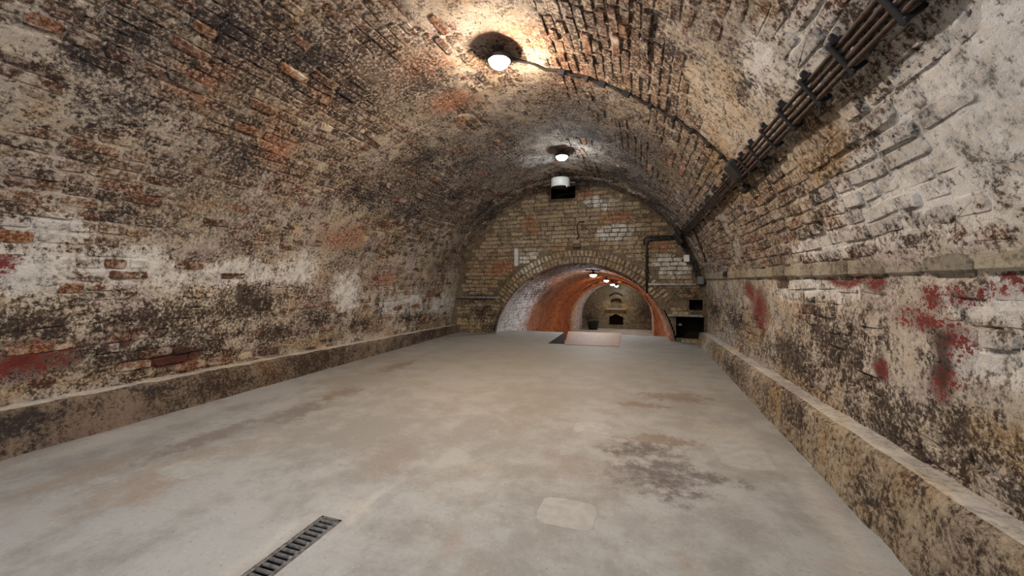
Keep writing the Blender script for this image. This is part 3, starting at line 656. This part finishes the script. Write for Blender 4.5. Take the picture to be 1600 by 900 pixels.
# pipes on the end wall
yb = YF - .045
def bent(pts, rad=.06, n=5):
    out = [np.array(pts[0], float)]
    for i in range(1, len(pts) - 1):
        p = np.array(pts[i], float); a_ = np.array(pts[i - 1], float) - p; c_ = np.array(pts[i + 1], float) - p
        a_ *= min(rad, np.linalg.norm(a_) * .45) / np.linalg.norm(a_); c_ *= min(rad, np.linalg.norm(c_) * .45) / np.linalg.norm(c_)
        for q in np.linspace(0, 1, n): out.append(p + a_ * (1 - q) ** 2 + c_ * q ** 2)
    out.append(np.array(pts[-1], float)); return out
t = thing('wall_pipe', 'dark bent pipe from the conduit end down to the tunnel arch', 'pipe', tuple(W((.1, yb, -.18))))
MB().tube([W(p) for p in bent([(.62, yb, .69), (.105, yb, .69), (.105, yb, -.20)], .09)], .019 * S, 10).build('pipe', M['pipe_dark'], t, True)
MB().tube([W(p) for p in bent([(.62, yb, .735), (.06, yb, .735), (.06, yb, .60)], .10)], .012 * S, 8).build('cable', M['black'], t, True)
for x, z, hor in ((.22, .70, 1), (.46, .70, 1), (.105, .42, 0), (.105, .16, 0), (.115, .05, 0)):
    b = MB(); b.box(W((x, yb + .01, z)), (.03 * S, .07 * S, .07 * S) if hor else (.075 * S, .07 * S, .03 * S), bev=.006); b.build('pipe_clamp', M['bracket'], t)
t = thing('corner_pipe', 'dark pipe following the vault curve down to a grey switch box', 'pipe', tuple(W((.94, yb, .0))))
aa = np.linspace(a0 - .02, math.asin((.07 - CZ) / R), 16)
for o_, rr, m in ((.09, .020, 'pipe_dark'), (.045, .013, 'black')):
    MB().tube([W((CX + (R - o_ - .02) * math.cos(q), yb - (.0 if o_ > .05 else .03), CZ + (R - o_ - .02) * math.sin(q))) for q in aa], rr * S, 9).build('pipe', M[m], t, True)
for q in (aa[4], aa[9], aa[12]):
    b = MB(); b.box(W(vpt(q, yb, .09)), (.03 * S, .06 * S, .10 * S), Rm(q), .006); b.build('pipe_clamp', M['bracket'], t)
b = MB(); b.box(W((.915, yb - .02, .01)), (.10 * S, .10 * S, .13 * S), bev=.012); b.build('switch_box', flat('grey_box', (.16, .17, .17), .5), t)
b = MB(); b.box(W((.965, yb - .03, -.0)), (.05 * S, .06 * S, .07 * S), bev=.008); b.build('gland', M['rust'], t)
t = thing('thin_cable', 'short thin dark cable hanging on the right haunch past the conduits', 'cable', tuple(W((.78, 5.7, .58))))
th = [hall(np.array([t_at(h, 'r')]), np.array([y]))[0][0] + np.array([-.02, 0, -.01]) for h, y in zip(np.linspace(.70, .30, 9), np.linspace(5.75, 6.1, 9))]
MB().tube([W(p) for p in th], .010 * S, 7).build('sheath', M['black'], t, True)
for i in (4, 8):
    b = MB(); b.box(W(th[i]), (.03 * S, .05 * S, .05 * S), bev=.005); b.build('cable_clip', M['rust'], t)
t = thing('white_outlet_box', 'small white square box beside the corner pipe on the end wall', 'box', tuple(W((.775, YF, .36))))
b = MB(); b.box(W((.715, YF - .045, .365)), (.085 * S, .07 * S, .115 * S), bev=.008); b.build('housing', M['white'], t)
b = MB(); b.box(W((.66, YF - .03, .34)), (.03 * S, .03 * S, .035 * S), bev=.004); b.build('cable_entry', M['black'], t)
t = thing('wall_strip', 'narrow upright white strip on the bricks left of the arch ring', 'strip', tuple(W((-2.18, YF, .275))))
b = MB(); b.box(W((-2.18, YF - .03, .44)), (.075 * S, .022 * S, .325 * S), bev=.005); b.build('plate', M['dull_white'], t)
b = MB(); b.box(W((-2.13, YF - .024, .44)), (.022 * S, .014 * S, .315 * S), bev=.003); b.build('edge', M['steel'], t)
t = thing('junction_box', 'small tan box on the end wall above the arch keystone', 'box', tuple(W((-1.05, YF, .58))))
b = MB(); b.box(W((-1.055, YF - .05, .69)), (.13 * S, .09 * S, .07 * S), bev=.008); b.build('lid', M['tan'], t)
b = MB(); b.box(W((-1.055, YF - .04, .625)), (.12 * S, .07 * S, .07 * S), bev=.008); b.build('lower_case', flat('dark_tan', (.10, .065, .05), .6), t)
MB().tube([W(p) for p in bent([(-1.05, YF - .05, .72), (-1.03, YF - .03, .80), (-1.06, YF - .02, .95), (-1.04, YF - .02, 1.03), (-.93, YF - .02, 1.05)], .05)], .010 * S, 7).build('cable', M['black'], t, True)

# steel ledges on the end wall
def rail(x0, x1, z, label, dep=.07):
    t = thing('steel_rail', label, 'rail', tuple(W(((x0 + x1) / 2, YF, z))))
    b = MB(); b.box(W(((x0 + x1) / 2, YF - dep / 2 + .01, z)), ((x1 - x0) * S, dep * S, .012 * S), bev=.002); b.build('flange', M['steel'], t)
    b = MB(); b.box(W(((x0 + x1) / 2, YF - dep + .012, z - .012)), ((x1 - x0) * S, .010 * S, .034 * S), bev=.002); b.build('lip', M['steel'], t)
rail(-3.38, -2.46, -.302, 'long steel rail across the end wall left of the arch')
rail(.13, .86, -.042, 'upper steel rail on the end wall right of the arch')
rail(.43, .955, -.548, 'lower steel rail right of the arch, over the dark recess')
t = thing('white_fitting', 'tiny white block inside the dark recess under the lower rail', 'fitting', tuple(W((.64, YF + .18, -.76))))
b = MB(); b.box(W((.64, YF + .34, -.74)), (.055 * S, .30 * S, .035 * S), bev=.008); b.build('block', M['dull_white'], t)
b = MB(); b.box(W((.64, YF + .185, -.74)), (.035 * S, .02 * S, .02 * S), bev=.004); b.build('face', M['steel'], t)
t = thing('blue_clip', 'small bluish metal clip standing on the right ledge near the far end', 'clip', tuple(W((.97, 5.12, .06))))
b = MB(); b.box(W((.945, 5.13, .15)), (.02 * S, .05 * S, .10 * S), bev=.004); b.build('tab', M['blue'], t)
b = MB(); b.box(W((.945, 5.10, .075)), (.04 * S, .06 * S, .05 * S), bev=.004); b.build('foot', M['black'], t)

# white drum under the crown in front of the opening in the end wall
t = thing('vent_drum', 'white enamel drum hung under the crown before the end wall', 'ventilator', tuple(W((-1.22, 6.20, 1.62))))
c = W((-1.22, 6.20, 0))
dz = lambda h: (h + 1) * S - c[2]
MB().lathe(c, [(.10 * S, dz(1.66)), (.142 * S, dz(1.652)), (.150 * S, dz(1.64)), (.150 * S, dz(1.515)), (.146 * S, dz(1.512))], 32).build('drum', M['white'], t, True)
MB().lathe(c, [(.144 * S, dz(1.5105)), (.139 * S, dz(1.511)), (.120 * S, dz(1.54)), (.05 * S, dz(1.55))], 32).build('inner_cap', M['void'], t, True)  # black lining paints the shade inside the open drum
MB().lathe(c, [(.022 * S, dz(1.655)), (.022 * S, dz(1.735)), (.06 * S, dz(1.745)), (.06 * S, dz(1.755))], 12).build('stem', M['bracket'], t, True)
MB().tube([W((-1.36, 6.18, 1.575)), W((-1.50, 6.22, 1.56))], .008 * S, 6).build('tie_rod', M['steel'], t); MB().tube([W((-1.08, 6.18, 1.575)), W((-.98, 6.20, 1.57))], .008 * S, 6).build('tie_rod', M['steel'], t)
b = MB(); b.box(W((-1.10, 6.105, 1.50)), (.014 * S, .01 * S, .03 * S)); b.build('tab', M['white'], t)

# drain with grate
t = thing('floor_drain', 'galvanised slotted drain grate let into the concrete floor', 'drain', tuple(W((-1.232, .8, -1.0))))
b = MB()
for x in (DX0 + .007, DX1 - .007): b.box(W((x, (DY0 + DY1) / 2, -1.006)), (.014 * S, (DY1 - DY0) * S, .018 * S), bev=.002)
b.box(W(((DX0 + DX1) / 2, DY1 - .006, -1.006)), ((DX1 - DX0) * S, .012 * S, .018 * S), bev=.002); b.build('frame', M['grate'], t)
b = MB()
x0, x1, y0, y1, z0, z1 = DX0, DX1, DY0, DY1, -1.11, -1.0
v = [W(p) for p in ((x0, y0, z1), (x1, y0, z1), (x1, y1, z1), (x0, y1, z1), (x0, y0, z0), (x1, y0, z0), (x1, y1, z0), (x0, y1, z0))]
b.add(v, [(4, 5, 6, 7), (0, 1, 5, 4), (1, 2, 6, 5), (2, 3, 7, 6), (3, 0, 4, 7)]); b.build('channel', M['channel'], t)
gx0, gx1 = DX0 + .016, DX1 - .016
y = DY1 - .02; 
while y > DY0 + .02:
    b = MB(); b.box(W(((gx0 + gx1) / 2, y, -1.005)), ((gx1 - gx0) * S, .0155 * S, .012 * S), bev=.004); o = b.build('bar', M['grate'], t)
    y -= .0264
for x in (gx0 - .004, gx1 + .002):
    b = MB(); b.box(W((x, (DY0 + DY1) / 2, -1.004)), (.010 * S, (DY1 - DY0 - .03) * S, .012 * S), bev=.002); b.build('side_strip', M['grate'], t)

# board over the pit
t = thing('pit_board', 'orange brown board lying over the pit at the tunnel mouth', 'board', tuple(W((-.83, 6.85, -1.0))))
bx = [(-1.115, 6.03), (-.30, 6.12), (-.33, 7.66), (-1.345, 7.62)]
v = [W((x, y, h)) for h in (-.9995, -.994) for x, y in bx]
link('panel', mesh_from('panel', np.array(v) - np.array(t.location), [(3, 2, 1, 0), (4, 5, 6, 7), (0, 1, 5, 4), (1, 2, 6, 5), (2, 3, 7, 6), (3, 0, 4, 7)]), M['board'], t)
# dark tub at the tunnel end
t = thing('dark_tub', 'dark tub on the tunnel floor against the end wall', 'tub', tuple(W((-2.02, 17.9, -2.2))))
MB().lathe(W((-2.02, 17.9, -2.2)), [(.20 * S, 0), (.25 * S, .36 * S), (.27 * S, .38 * S), (.24 * S, .38 * S), (.19 * S, .05 * S)], 20).build('body', M['bin'], t, True)
MB().tube([W((-2.02 + .25 * math.cos(q), 17.9, -1.83 + .16 * math.sin(q))) for q in np.linspace(0, math.pi, 11)], .012 * S, 6).build('handle', M['bracket'], t, True)
